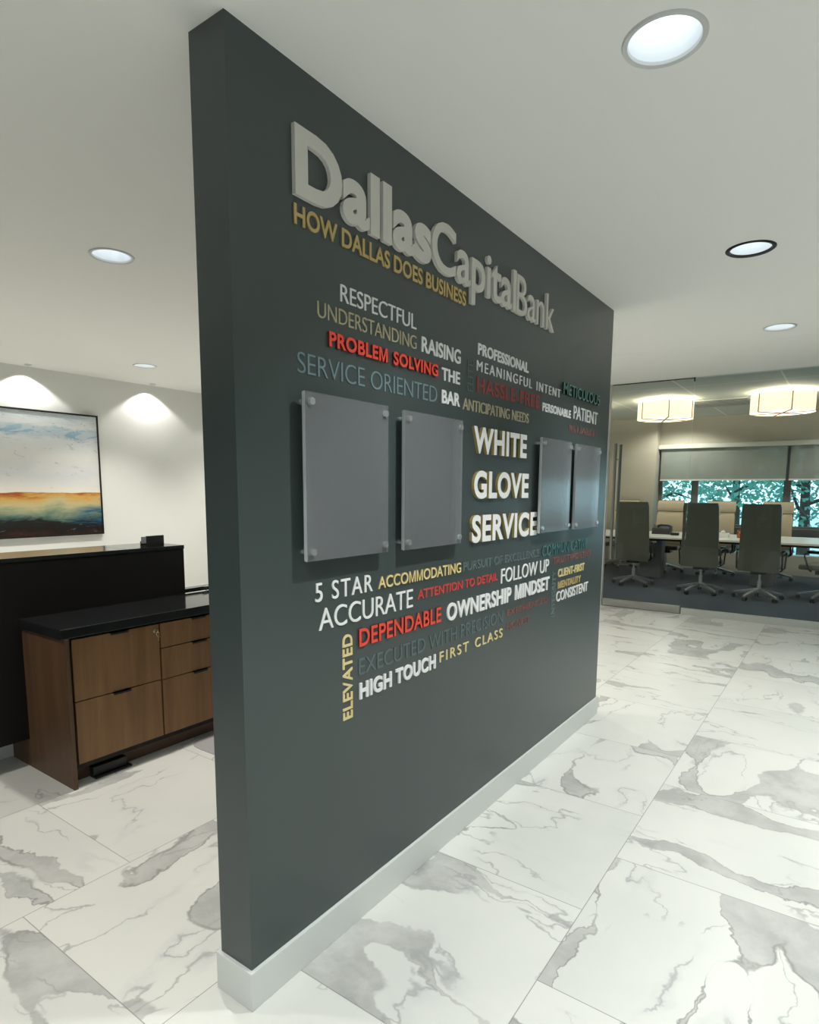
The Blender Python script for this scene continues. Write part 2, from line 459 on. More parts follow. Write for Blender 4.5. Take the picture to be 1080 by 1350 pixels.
# ------------------------------------------------------------------ recessed downlights
def spot(name, loc, watt, parent, angle=112, blend=.55, col=(1, .985, .955), rad=.045, aim=None):
    d = bpy.data.lights.new(name, 'SPOT')
    d.energy = watt; d.spot_size = math.radians(angle); d.spot_blend = blend; d.color = col; d.shadow_soft_size = rad
    o = bpy.data.objects.new(name, d); COL.objects.link(o)
    o.parent = parent; o.location = loc
    if aim:
        o.rotation_euler = Vector(aim).to_track_quat('-Z', 'Y').to_euler()
    return o
for i, (x, y, k, lab) in enumerate(LIGHTS):
    lab = 'unseen downlight behind the dark wall, added to light the lobby' if lab == 'x' else lab
    t = thing('recessed_downlight', lab or 'unseen downlight outside the picture, added to light the lobby', 'ceiling light', (x, y, H if x < XS else H + (HG - H) * (x - XS) / (XG - XS) - .012), 0, 'recessed lobby downlights')
    ring = lathe(nb(), [(.090, .004), (.092, -.004), (.104, -.006), (.107, 0.0), (.107, .004), (.098, .004), (.090, .004)], n=48)
    build('trim_ring', ring, M_TRIMD if k == 1 else M_TRIM, t, smooth=True)
    if k == 1:
        build('painted_shadow_ring', lathe(nb(), [(.1071, -.001), (.111, -.001), (.111, .001), (.1071, .001), (.1071, -.001)], n=48), M_TRIMD, t)  # thin black ring in place of the shadow round the trim
    build('reflector', lathe(nb(), [(.091, .002), (.086, .04), (.074, .085), (.055, .125), (.05, .13)], n=40), M_REFL, t, smooth=True)
    build('lamp', lathe(nb(), [(.0, .112), (.03, .114), (.054, .126), (.054, .14), (.0, .14)], n=32), M_LAMP, t, smooth=True)
    c = (1, .955, .885) if y > 1 else (.965, 1.0, .985)
    spot('downlight_lamp', (0, 0, -.008), DOWN_W, t, 114, .7, c)
for i, (x, y) in enumerate(WASH):
    t = thing('wall_washer_spotlight', ['small wall spotlight left end, beyond the painting', 'small ceiling spotlight over the painting that throws the left light arc', 'small ceiling spotlight throwing the light arc on the bare wall right of the painting', 'small wall spotlight hidden behind the dark wall'][i], 'ceiling light', (x, y, H), 0, 'wall washing spotlights')
    build('housing', lathe(nb(), [(.0, -.003), (.020, -.003), (.024, -.009), (.030, -.009), (.032, 0), (.0, 0)], n=24), M_TRIM, t, smooth=True)
    spot('wall_washer_lamp', (0, 0, -.02), WASH_W, t, 116, .3, (1, .98, .95), .012, (0, .06, -1))

# ------------------------------------------------------------------ wall lettering
GL = {}
def glyph(ch, off):
    """verts, faces, xmin, xmax of one extruded character (unit size, thickness 1)"""
    k = (ch, round(off, 4))
    if k in GL:
        return GL[k]
    if ch == 'M' and off > .004:
        f0 = glyph('M', 0.0)
        w = .075 + 2 * off; Wd = f0[3] - f0[2] + 2 * off; h = CAP; o = off
        pts = [(0, -o), (0, h + o), (w * 1.25, h + o), (Wd / 2, w * 1.1), (Wd - w * 1.25, h + o), (Wd, h + o), (Wd, -o), (Wd - w, -o), (Wd - w, h - w * 1.35), (Wd / 2 + w * .42, -o), (Wd / 2 - w * .42, -o), (w, h - w * 1.35), (w, -o)]
        bm = nb()
        bot = [bm.verts.new((x, y, -.5)) for x, y in pts]; top = [bm.verts.new((x, y, .5)) for x, y in pts]
        n = len(pts)
        fb = bm.faces.new(list(reversed(bot))); ft = bm.faces.new(top)
        for i in range(n):
            bm.faces.new((bot[i], bot[(i + 1) % n], top[(i + 1) % n], top[i]))
        bmesh.ops.recalc_face_normals(bm, faces=bm.faces)
        bmesh.ops.triangulate(bm, faces=[f for f in bm.faces if len(f.verts) > 4])
        bm.verts.index_update()
        vs = [tuple(v.co) for v in bm.verts]; fs = [tuple(v.index for v in f.verts) for f in bm.faces]
        bm.free()
    else:
        c = bpy.data.curves.new('glyph', 'FONT')
        c.body = ch; c.offset = off; c.extrude = .5; c.resolution_u = 5
        o = bpy.data.objects.new('glyph', c); COL.objects.link(o)
        dg = bpy.context.evaluated_depsgraph_get()
        me = bpy.data.meshes.new_from_object(o.evaluated_get(dg))
        vs = [tuple(v.co) for v in me.vertices]; fs = [tuple(p.vertices) for p in me.polygons]
        bpy.data.objects.remove(o); bpy.data.curves.remove(c); bpy.data.meshes.remove(me)
    xs = [v[0] for v in vs] or [0]
    GL[k] = (vs, fs, min(xs), max(xs))
    return GL[k]
ADV = {}
def adv(ch):
    if ch not in ADV:
        def xm(s):
            c = bpy.data.curves.new('glyph', 'FONT'); c.body = s
            o = bpy.data.objects.new('glyph', c); COL.objects.link(o)
            dg = bpy.context.evaluated_depsgraph_get()
            me = bpy.data.meshes.new_from_object(o.evaluated_get(dg))
            r = max(v.co.x for v in me.vertices)
            bpy.data.objects.remove(o); bpy.data.curves.remove(c); bpy.data.meshes.remove(me)
            return r
        ADV[ch] = xm(ch + 'I') - xm('I')
    return ADV[ch]
CAP = max(v[1] for v in glyph('H', 0.0)[0])
def letters(parent, text, off, a0, a1, base, cap, depth, mats, track=0.0, vertical=False, org=(0, 0), word=.0):
    """lay text out between a0 and a1 on the dark wall; children named letter"""
    pos = 0.0; items = []
    for ch in text:
        if ch != ' ':
            items.append((ch, pos))
            pos += adv(ch) + track + 1.3 * off
        else:
            pos += adv(' ') + track + word
    def gx(ch, p):
        vs, fs, x0, x1 = glyph(ch, off)
        if ch == 'M' and off > .004:
            m0 = glyph('M', 0.0)[2] - off
            return p + m0, p + m0 + x1
        return p + x0, p + x1
    lo = min(gx(c, p)[0] for c, p in items); hi = max(gx(c, p)[1] for c, p in items)
    sx = (a1 - a0) / (hi - lo); sy = cap / (CAP + 2 * off)
    for ch, p in items:
        vs, fs, x0, x1 = glyph(ch, off)
        sh = glyph('M', 0.0)[2] - off if (ch == 'M' and off > .004) else 0
        me = bpy.data.meshes.new('letter')
        out = []
        for x, y, z in vs:
            t = a0 + (x + p + sh - lo) * sx; h = (y + off) * sy; d = -(z + .5) * depth
            if vertical:
                out.append((base - h - org[0], d, t - org[1]))
            else:
                out.append((t - org[0], d, base + h - org[1]))
        me.from_pydata(out, [], fs); me.update()
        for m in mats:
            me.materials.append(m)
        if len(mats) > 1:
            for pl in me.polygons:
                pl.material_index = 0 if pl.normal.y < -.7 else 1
        link('letter', me, parent)
C_W = mat('white_lettering', rgb(236, 236, 234), .5)
C_L = mat('light_grey_lettering', rgb(214, 210, 201), .45)
C_G = mat('gold_lettering', rgb(196, 170, 112), .45)
C_GP = mat('pale_gold_lettering', rgb(186, 176, 146), .55)
C_GB = mat('bright_gold_lettering', rgb(226, 208, 150), .5)
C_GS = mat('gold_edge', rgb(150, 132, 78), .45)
C_R = mat('red_lettering', rgb(232, 74, 54), .45)
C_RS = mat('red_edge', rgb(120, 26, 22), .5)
C_RD = mat('dull_red_lettering', rgb(146, 70, 66), .6)
C_RF = mat('faded_red_lettering', rgb(124, 82, 80), .6)
C_T = mat('grey_blue_lettering', rgb(112, 134, 138), .6)
C_TD = mat('dark_teal_lettering', rgb(92, 108, 108), .6)
C_TG = mat('green_teal_lettering', rgb(112, 152, 142), .5)
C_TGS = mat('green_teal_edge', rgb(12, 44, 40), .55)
C_TC = mat('teal_lettering', rgb(74, 122, 122), .55)
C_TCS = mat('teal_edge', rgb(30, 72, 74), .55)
GRP = 'words mounted on the dark wall'
def words(text, label, a0, a1, base, cap, depth, mats, off=0.0, track=0.0, vertical=False, word=0.0):
    if depth >= .012:
        dd = depth * .55; depth = depth * .45
        a0 += dd * (a0 + 1.106) / 1.356; a1 += dd * (a1 + 1.106) / 1.356
        base += dd * (base - 1.5635) / 1.356; cap += dd * cap / 1.356
    org = (base, a0) if vertical else (a0, base)
    t = thing('wall_lettering', label, 'wall lettering', (org[0], 0, org[1]), 0, GRP)
    letters(t, text, off, a0, a1, base, cap, depth, mats, track, vertical, org, word)
    return t
lg = thing('logo_lettering', 'large light grey raised bank name across the top of the dark wall', 'wall lettering', (.207, 0, 2.387), 0, None)
letters(lg, 'Dallas', .041, .223, .918, 2.393, .186, .014, [C_L], -.035, False, (.207, 2.387))
letters(lg, 'Capital', .015, .922, 1.637, 2.394, .182, .014, [C_L], -.03, False, (.207, 2.387))
letters(lg, 'Bank', -.002, 1.644, 2.094, 2.394, .174, .014, [C_L], -.02, False, (.207, 2.387))
words('HOW DALLAS DOES BUSINESS', 'gold raised line HOW DALLAS DOES BUSINESS under the bank name', .218, 1.181, 2.313, .055, .012, [C_G, C_GS], .022, -.02)
words('RESPECTFUL', 'white word RESPECTFUL, topmost on the left of the dark wall', .422, .839, 2.153, .051, .004, [C_W], -.008)
words('UNDERSTANDING', 'thin pale gold word UNDERSTANDING below RESPECTFUL', .317, .840, 2.083, .046, .004, [C_GP], -.011)
words('RAISING', 'white word RAISING right of UNDERSTANDING', .876, 1.160, 2.082, .055, .004, [C_W], .014, -.01)
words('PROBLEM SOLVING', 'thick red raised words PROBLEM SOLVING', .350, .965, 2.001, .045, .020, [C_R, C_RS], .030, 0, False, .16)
words('THE', 'white word THE under RAISING', 1.019, 1.157, 2.0, .048, .004, [C_W], .016)
words('SERVICE ORIENTED', 'thin blue grey words SERVICE ORIENTED above the left acrylic panel', .230, .986, 1.908, .059, .003, [C_T], -.011)
words('BAR', 'white word BAR under THE', 1.022, 1.160, 1.911, .052, .004, [C_W], .024)
words('PROFESSIONAL', 'white word PROFESSIONAL, topmost on the right of the dark wall', 1.306, 1.818, 2.148, .047, .004, [C_W], .022)
words('MEANINGFUL INTENT', 'widely spaced thin white words MEANINGFUL INTENT', 1.299, 2.242, 2.0795,   .043, .004, [C_W], -.010, .16, False, .1)
words('ELITE', 'faint grey upright word ELITE beside the word THE', 1.985, 2.112, 1.268, .048, .003, [C_TD], .0, 0, True)
words('HASSLE-FREE', 'dull red words HASSLE-FREE under MEANINGFUL INTENT', 1.302, 1.966, 1.990, .064, .003, [C_RD], .024)
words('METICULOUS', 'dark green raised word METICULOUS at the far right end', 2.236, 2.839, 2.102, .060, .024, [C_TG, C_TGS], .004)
words('ANTICIPATING NEEDS', 'pale gold words ANTICIPATING NEEDS above WHITE', 1.187, 1.837, 1.905, .046, .004, [C_GP], -.007)
words('PERSONABLE', 'small bold white word PERSONABLE', 2.006, 2.408, 1.985, .043, .004, [C_W], .024)
words('PATIENT', 'white word PATIENT right of PERSONABLE', 2.454, 2.868, 1.988, .074, .004, [C_W], -.004)
words('RELIABLE', 'small faded red word under PATIENT', 2.392, 2.85, 1.911, .038, .003, [C_RF], .02)
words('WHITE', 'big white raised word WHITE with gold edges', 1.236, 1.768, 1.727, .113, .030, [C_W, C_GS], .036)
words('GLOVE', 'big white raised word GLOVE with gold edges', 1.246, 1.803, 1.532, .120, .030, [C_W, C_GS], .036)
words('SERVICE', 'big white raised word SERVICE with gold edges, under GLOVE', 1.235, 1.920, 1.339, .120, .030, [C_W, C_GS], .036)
words('5 STAR', 'white words 5 STAR under the left acrylic panel', .292, .580, 1.211, .060, .004, [C_W], .0, .09)
words('ACCOMMODATING', 'pale gold raised word ACCOMMODATING', .602, 1.179, 1.2155, .043, .012, [C_GB, C_GS], .014, -.01)
words('ACCURATE', 'larger thin white word ACCURATE under 5 STAR', .307, .829, 1.116, .070, .004, [C_W], -.004)
words('ATTENTION TO DETAIL', 'dull red words ATTENTION TO DETAIL', .863, 1.541, 1.139, .037, .003, [mat('mid_red_lettering', rgb(196, 66, 58), .6)], .018)
words('DEPENDABLE', 'bright red raised word DEPENDABLE', .493, 1.020, 1.026, .063, .014, [C_R, C_RS], .016)
words('OWNERSHIP MINDSET', 'bold white words OWNERSHIP MINDSET', 1.082, 2.176, 1.014, .075, .006, [C_W], .020, 0, False, .12)
words('EXECUTED WITH PRECISION', 'faint thin grey words EXECUTED WITH PRECISION', .504, 1.607, .920, .058, .003, [C_TD], -.004)
words('HIGH TOUCH', 'bold white words HIGH TOUCH, lowest on the left', .506, .996, .832, .059, .006, [C_W], .030)
words('FIRST CLASS', 'widely spaced pale gold words FIRST CLASS', 1.030, 1.608, .847, .044, .004, [C_GB], .004, .16, False, .1)
words('ELEVATED', 'pale gold upright word ELEVATED', .780, 1.079, .468, .049, .004, [C_GB], .016, 0, True)
words('PURSUIT OF EXCELLENCE', 'faint grey words PURSUIT OF EXCELLENCE under SERVICE', 1.214, 2.026, 1.2145, .040, .003, [C_TD], .008)
words('COMMUNICATIVE', 'teal raised word COMMUNICATIVE under the right acrylic panels', 2.045, 2.752, 1.212, .058, .012, [C_TC, C_TCS], .0)
words('TRUSTWORTHY', 'faded red word between COMMUNICATIVE and CLIENT-FIRST', 2.223, 2.863, 1.148, .041, .003, [C_RF], .02)
words('FOLLOW UP', 'thin white words FOLLOW UP', 1.580, 2.165, 1.118, .071, .004, [C_W], -.004)
words('CLIENT-FIRST', 'small gold words CLIENT-FIRST at the right end', 2.310, 2.746, 1.067, .047, .004, [C_GB], .018)
words('MENTALITY', 'small gold word MENTALITY under CLIENT-FIRST', 2.314, 2.690, .999, .041, .004, [C_G], .020)
words('CONSISTENT', 'white word CONSISTENT, lowest at the right end', 2.295, 2.828, .923, .060, .004, [C_W], .006)
words('EXPERIENCED', 'faded red word under OWNERSHIP MINDSET', 1.652, 2.166, .941, .033, .003, [C_RF], .016)
words('HONEST', 'faded red word right of FIRST CLASS', 1.656, 1.928, .869, .035, .003, [C_RF], .016)
words('INTEGRITY', 'faint teal upright word left of MENTALITY', .843, 1.112, 2.275, .050, .003, [mat('faint_teal_lettering', rgb(100, 122, 118), .6)], .01, 0, True)

# ------------------------------------------------------------------ clear acrylic panels on stand-offs
for n, (x0, x1, z0, z1, lab) in enumerate([(.221, .622, 1.349, 1.851, 'blank clear acrylic panel on stand-offs, leftmost and largest in the photo'),
                                            (.7195, 1.126, 1.347, 1.849, 'blank clear acrylic panel second from left, beside GLOVE'),
                                            (1.9345, 2.350, 1.346, 1.843, 'blank clear acrylic panel right of the words WHITE GLOVE SERVICE'),
                                            (2.433, 2.850, 1.343, 1.841, 'blank clear acrylic panel at the far right end of the dark wall')]):
    t = thing('acrylic_sign_panel', lab, 'sign panel', (x0, 0, z0), 0, 'acrylic panels on the dark wall')
    w, h = x1 - x0, z1 - z0
    bm = bx(0, w, -.040, -.031, 0, h)
    me = build('front_sheet', bm, [M_ACR, M_ACRE], t)
    for p in me.data.polygons:
        p.material_index = 0 if abs(p.normal.y) > .5 else 1
    me = build('back_sheet', bx(.002, w - .002, -.029, -.025, .002, h - .002), [M_ACR, M_ACRE], t)
    for p in me.data.polygons:
        p.material_index = 0 if abs(p.normal.y) > .5 else 1
    for px in (.022, w - .022):
        for pz in (.028, h - .028):
            s = nb()
            cyl(s, (px, 0, pz), (px, -.0245, pz), .0075, 16)
            cyl(s, (px, -.0405, pz), (px, -.050, pz), .0108, 24)
            build('standoff', s, mat('satin_metal', rgb(236, 240, 240), .2, .8), t, smooth=True)

# ------------------------------------------------------------------ reception desk, cabinets and what stands there
desk = thing('reception_desk', 'black reception desk back panel with dark stone transaction top', 'desk', (0, 2.3, 0))
d = nb(); box(d, -1.6, 1.405, 0, .035, .845, 1.165); box(d, -1.6, .369, 0, .035, .166, .845)
build('back_panel', d, M_LAM, desk)
build('transaction_top', bx(-1.6, 1.0, -.004, .36, 1.166, 1.19), M_GRAN, desk, bevel=.002)
build('transaction_top', bx(1.003, 1.408, -.004, .36, 1.166, 1.19), M_GRAN, desk, bevel=.002)
build('front_panel', bx(-1.6, 1.5, .245, .30, 0, 1.165), M_WHITE, desk)
build('low_ledge', bx(1.41, 2.6, .03, .10, .855, .882), M_GRAN, desk)
br = nb(); box(br, 1.575, 1.583, .0, .03, .857, .884); box(br, 1.56, 1.60, .0, .03, .882, .886)
build('bracket', br, M_STEEL, desk)

cab = thing('drawer_cabinet', 'walnut drawer cabinet with five drawers under the black worktop', 'cabinet', (.37, 1.85, 0))
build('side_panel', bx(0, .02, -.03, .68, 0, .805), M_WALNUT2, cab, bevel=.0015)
build('carcass', bx(.045, 2.05, .022, .66, .085, .80), M_LAM, cab)
build('toe_kick', bx(.03, 2.05, .075, .09, 0, .085), mat('toe_kick_brown', rgb(84, 60, 42), .5), cab)
def drawer(x0, x1, z0, z1, pulls=True, lock=False):
    dr = build('drawer', bx(x0, x1, 0, .02, z0, z1), M_WALNUT, cab, bevel=.0012)
    c = (x0 + x1) / 2 + .005
    if pulls:
        h = nb(); box(h, c - .05, c + .05, -.014, .004, z1 - .001, z1 + .003); box(h, c - .05, c + .05, -.014, -.011, z1 - .010, z1 + .003)
        build('pull', h, M_BLACK, dr)
    if lock:
        k = nb(); cyl(k, (x1 - .028, 0, z1 - .035), (x1 - .028, -.010, z1 - .035), .011, 18)
        build('lock', k, M_CHROME, dr, smooth=True)
    return dr
drawer(.046, .540, .460, .790, True, True)
drawer(.046, .540, .118, .455)
drawer(.550, 1.05, .645, .790)
drawer(.550, 1.05, .457, .640)
drawer(.550, 1.05, .118, .452)
drawer(1.06, 1.55, .460, .790)
drawer(1.06, 1.55, .118, .455)
key = thing('key_ring', 'brass keys hanging from the drawer lock', 'keys', (.37 + .540 - .028, 1.838, .755))
kb = nb(); box(kb, -.004, .004, -.022, 0, -.008, .008)
build('key', kb, M_BRASS, key)
rg = nb(); tube(rg, [(.009 * math.cos(a), -.022, -.014 + .012 * math.sin(a)) for a in [2 * PI * i / 16 for i in range(17)]], .0014, 6)
build('ring', rg, M_CHROME, key, smooth=True)
kb = nb(); box(kb, -.002, .006, -.024, -.021, -.055, -.024); lathe(kb, [(.0, -.0015), (.009, -.0015), (.009, .0015), (.0, .0015)], (.002, -.0225, -.03), 12)
build('key', kb, M_BRASS, key)
top = build('worktop', bx(.352, 2.45, 1.826, 2.298, .806, .856), M_GRAN, bevel=.003)
tag(top, 'glossy black stone worktop over the walnut drawers', 'worktop')
hb = nb(); box(hb, 0, .14, 0, .004, 0, .070); box(hb, 0, .14, .055, .059, 0, .035); box(hb, 0, .14, 0, .059, 0, .004)
ch = thing('card_holder', 'small black card holder on the transaction top, near the right end', 'card holder', (1.165, 2.35, 1.1905), .12)
build('tray', hb, M_BLACK, ch)
build('end_plate', bx(-.022, 0, 0, .02, .024, .066), mat('grey_plastic', rgb(120, 124, 124), .4), ch)
bm = nb(); box(bm, 0, .21, 0, .062, .0, .012); box(bm, .0, .19, .02, .062, .012, .062)
bp_ = build('floor_outlet_box', bm, M_BLACK, loc=(.50, 1.856, 0), bevel=.003)
tag(bp_, 'flat black box lying on the floor under the walnut drawers', 'box')
cm = nb()
pts = []
x0, x1, y0, y1, rr = 1.075, 2.2, .70, 1.87, .10
for cxx, cyy, a0 in ((x0 + rr, y1 - rr, PI), (x0 + rr, y0 + rr, 1.5 * PI), (x1 - rr, y0 + rr, 0), (x1 - rr, y1 - rr, .5 * PI)):
    pts += [(cxx + rr * math.cos(q), cyy + rr * math.sin(q)) for q in ([PI / 2 + PI / 2 * k / 6 for k in range(7)] if a0 == PI else [PI + PI / 2 * k / 6 for k in range(7)] if a0 == 1.5 * PI else [1.5 * PI + PI / 2 * k / 6 for k in range(7)] if a0 == 0 else [PI / 2 * k / 6 for k in range(7)])]
lo = [cm.verts.new((x, y, .0005)) for x, y in pts]; hi = [cm.verts.new((x, y, .004)) for x, y in pts]
cm.faces.new(lo); cm.faces.new(hi)
for i in range(len(pts)):
    cm.faces.new((lo[i], lo[(i + 1) % len(pts)], hi[(i + 1) % len(pts)], hi[i]))
mo = build('chair_mat', cm, mat('grey_mat', rgb(176, 172, 174), .35))
tag(mo, 'grey chair mat on the marble floor in front of the drawers', 'mat')

pt = thing('framed_painting', 'abstract landscape painting in a thin black frame on the white wall', 'painting', (.655, YW, 1.078))
w, h = 1.80, 1.255
fr = nb(); box(fr, 0, w, -.045, -.002, 0, .016); box(fr, 0, w, -.045, -.002, h - .016, h); box(fr, 0, .016, -.045, -.002, .016, h - .016); box(fr, w - .016, w, -.045, -.002, .016, h - .016)
build('frame', fr, M_BLACK, pt)
build('canvas', bx(.016, w - .016, -.036, -.004, .016, h - .016), artwork(), pt)

# ------------------------------------------------------------------ conference room furniture
M_OLIVE = leather('olive_grey_leather', rgb(92, 92, 80), rgb(104, 104, 92), .42)
M_TAN = leather('beige_leather', rgb(190, 174, 148), rgb(204, 190, 164), .5)
def slab(bm, rows, ny=6):
    """closed slab: rows of (x_front, x_back, z, half width)"""
    fr, bk = [], []
    for xf, xb, z, hw in rows:
        ys = [hw * (-1 + 2 * k / ny) for k in range(ny + 1)]
        curve = [(.018 * (1 - (y / hw) ** 2)) for y in ys]
        fr.append([bm.verts.new((xf - c, y, z)) for y, c in zip(ys, curve)])
        bk.append([bm.verts.new((xb - c, y, z)) for y, c in zip(ys, curve)])
    for g, flip in ((fr, 0), (bk, 1)):
        for a, b in zip(g, g[1:]):
            for k in range(ny):
                bm.faces.new((a[k], a[k + 1], b[k + 1], b[k]))
    for i in range(len(rows) - 1):
        for k in (0, ny):
            bm.faces.new((fr[i][k], fr[i + 1][k], bk[i + 1][k], bk[i][k]))
    for k in range(ny):
        bm.faces.new((fr[0][k], fr[0][k + 1], bk[0][k + 1], bk[0][k]))
        bm.faces.new((fr[-1][k], fr[-1][k + 1], bk[-1][k + 1], bk[-1][k]))
    return bm
def make_chair():
    t = thing('conference_chair', '', 'chair')
    def bxz(z):                                    # x of the back's rear face
        q = (z - .43) / .98
        return -.215 - .13 * q + .05 * math.sin(q * PI * .9)
    rows = []
    for i in range(15):
        z = .43 + .98 * i / 14
        hw = .272 - .026 * (i / 14) - (.012 if i in (0, 14) else 0)
        rows.append((bxz(z) + .022, bxz(z), z, hw))
    b = build('backrest', slab(nb(), rows), M_OLIVE, t, smooth=True)
    rows = []
    for z0, z1 in ((.52, 1.185),):
        for i in range(11):
            z = z0 + (z1 - z0) * i / 10
            e = .012 if i in (0, 10) else 0
            rows.append((bxz(z) + .072 - e * 1.6, bxz(z) + .0225, z, .262 - .022 * (z - .43) - e))
    build('back_cushion', slab(nb(), rows), M_TAN, b, smooth=True)
    rows = []
    for i in range(6):
        z = 1.197 + .203 * i / 5
        e = .012 if i in (0, 5) else 0
        rows.append((bxz(z) + .082 - e * 1.8, bxz(z) + .0225, z, .250 - e))
    build('headrest_cushion', slab(nb(), rows), M_TAN, b, smooth=True)
    build('seat', bx(-.20, .29, -.255, .255, .455, .535), M_OLIVE, t, bevel=.03)
    build('seat_mechanism', bx(-.13, .12, -.10, .10, .385, .453), M_BLACK, t, bevel=.01)
    for s in (-1, 1):
        y = s * .292
        ar = nb(); tube(ar, [(-.14, s * .26, .44), (-.13, y, .46), (-.185, y, .66), (-.17, y, .70), (-.12, y, .715), (.14, y, .715), (.19, y, .70), (.20, y, .66), (.13, y, .47), (.11, s * .26, .445)], .013, 8)
        a = build('armrest', ar, mat('dark_arm_metal', rgb(62, 64, 64), .25, .8), t, smooth=True)
        build('arm_pad', bx(-.12, .17, y - .022, y + .022, .725, .748), M_BLACK, a, bevel=.006)
    gl = nb(); lathe(gl, [(.0, .10), (.036, .10), (.036, .16), (.028, .17), (.028, .28), (.016, .285), (.016, .40), (.0, .40)], n=20)
    build('gas_lift', gl, M_CHROME, t, smooth=True)
    for k in range(5):
        an = 2 * PI * k / 5 + PI / 5 * .35
        c, s = math.cos(an), math.sin(an)
        lgm = nb()
        for (r0, z0, h0, w0, r1, z1, h1, w1) in ((.03, .165, .055, .034, .34, .085, .026, .020),):
            vs = []
            for r, z, hh, ww in ((r0, z0, h0, w0), (r1, z1, h1, w1)):
                for dy, dz in ((-ww, 0), (ww, 0), (ww * .6, -hh), (-ww * .6, -hh)):
                    vs.append(lgm.verts.new((r * c - dy * s, r * s + dy * c, z + dz)))
            for q in ((0, 1, 2, 3), (4, 5, 6, 7), (0, 1, 5, 4), (1, 2, 6, 5), (2, 3, 7, 6), (3, 0, 4, 7)):
                lgm.faces.new([vs[i] for i in q])
        l = build('leg', lgm, M_CHROME, t, bevel=.004)
        cs = nb()
        for dy in (-.017, .017):
            px, py = .325 * c - dy * s, .325 * s + dy * c
            cyl(cs, (px - .010 * -s, py - .010 * c, .030), (px + .010 * -s, py + .010 * c, .030), .030, 16)
        cyl(cs, (.325 * c, .325 * s, .03), (.325 * c, .325 * s, .068), .008, 8)
        build('caster', cs, M_BLACK, l, smooth=True)
    return t
proto = make_chair()
CH = [ # x, y, rot, label, group
    (9.62, 1.555, .06, 'high-back chair seen from behind, left one of three olive backs, beside the glass door handle', 'front row'),
    (9.36, .455, -.03, 'high-back chair seen from behind, middle one of three olive backs', 'front row'),
    (9.26, -.362, -.05, 'high-back chair seen from behind, right one of three olive backs', 'front row'),
    (9.68, -1.17, 1.25, 'conference chair turned sideways at the right edge of the photo', 'front row'),
    (11.95, 2.47, PI - .05, 'beige high-back chair facing us at the left end, behind the door handle', 'back row'),
    (11.80, 1.54, PI + .03, 'beige high-back chair facing us, behind the black phone', 'back row'),
    (11.80, .64, PI, 'beige high-back chair facing us, half hidden behind the middle olive chair', 'back row'),
    (11.80, -.29, PI - .03, 'beige high-back chair facing us, half hidden behind the right olive chair', 'back row'),
]
for i, (x, y, rz, lab, gp) in enumerate(CH):
    c = proto if i == 0 else copy_tree(proto)
    c.location = (x, y, 0); c.rotation_euler = (0, 0, rz)
    c['label'] = lab; c['category'] = 'chair'; c['group'] = 'conference chairs, ' + gp
TZ = .80
tb = thing('conference_table', 'long white conference table with grey pedestals behind the glass', 'table', (10.85, .4, 0))
build('tabletop', bx(-.75, .85, -2.7, 2.7, TZ - .035, TZ), mat('white_tabletop', rgb(232, 230, 224), .25), tb, bevel=.006)
build('apron', bx(-.62, .72, -2.55, 2.55, TZ - .075, TZ - .036), M_BLACK, tb)
for y in (1.17, -.66, -2.2):
    build('pedestal', bx(-.12, .16, y - .19, y + .19, 0, TZ - .076), mat('grey_pedestal', rgb(112, 116, 118), .45), tb, bevel=.01)
ph = thing('conference_phone', 'black phone on the white table, left of the middle olive chair', 'phone', (10.95, 1.44, TZ))
bm = nb(); vs = [bm.verts.new(p) for p in ((-.1, -.16, 0), (.1, -.16, 0), (.1, .16, 0), (-.1, .16, 0), (-.07, -.16, .11), (.1, -.16, .15), (.1, .16, .15), (-.07, .16, .11))]
for q in ((0, 1, 2, 3), (4, 5, 6, 7), (0, 1, 5, 4), (1, 2, 6, 5), (2, 3, 7, 6), (3, 0, 4, 7)):
    bm.faces.new([vs[i] for i in q])
build('body', bm, M_BLACK, ph, bevel=.006)
hs = nb(); tube(hs, [(-.0, -.15, .145), (.0, -.10, .165), (.0, .03, .165), (.0, .08, .145)], [.022, .018, .018, .022], 10)
build('handset', hs, M_BLACK, ph, smooth=True)
bm = bx(-.03, .03, -.07, .07, 0, .05)
tag(build('remote_control', bm, M_BLACK, loc=(10.7, 1.16, TZ), bevel=.008), 'small black box on the white table, right of the phone', 'remote')
nx = thing('tissue_box', 'white tissue box on the table beside the middle olive chair', 'tissue box', (10.75, .38, TZ))
build('carton', bx(-.06, .06, -.085, .085, 0, .075), mat('white_card', rgb(232, 230, 224), .6), nx, bevel=.003)
tp = nb(); tube(tp, [(0, 0, .075), (.006, .01, .10), (-.01, -.006, .125)], [.03, .035, .004], 8)
build('tissue', tp, mat('tissue_white', rgb(244, 244, 242), .8), nx)
bs = thing('wooden_organizer', 'orange brown wooden organizer on the table, left of the right olive chair', 'organizer', (10.8, .09, TZ))
bm = nb(); box(bm, -.07, .07, -.08, .08, 0, .012); box(bm, -.07, .07, -.08, -.068, .012, .13); box(bm, -.07, .07, .068, .08, .012, .13); box(bm, .058, .07, -.068, .068, .012, .15); box(bm, -.07, -.058, -.068, .068, .012, .08)
build('holder', bm, wood('orange_wood', rgb(150, 84, 44), rgb(186, 112, 62)), bs)
build('papers', bx(-.05, .05, -.06, .06, .013, .11), mat('paper_orange', rgb(206, 150, 96), .7), bs)

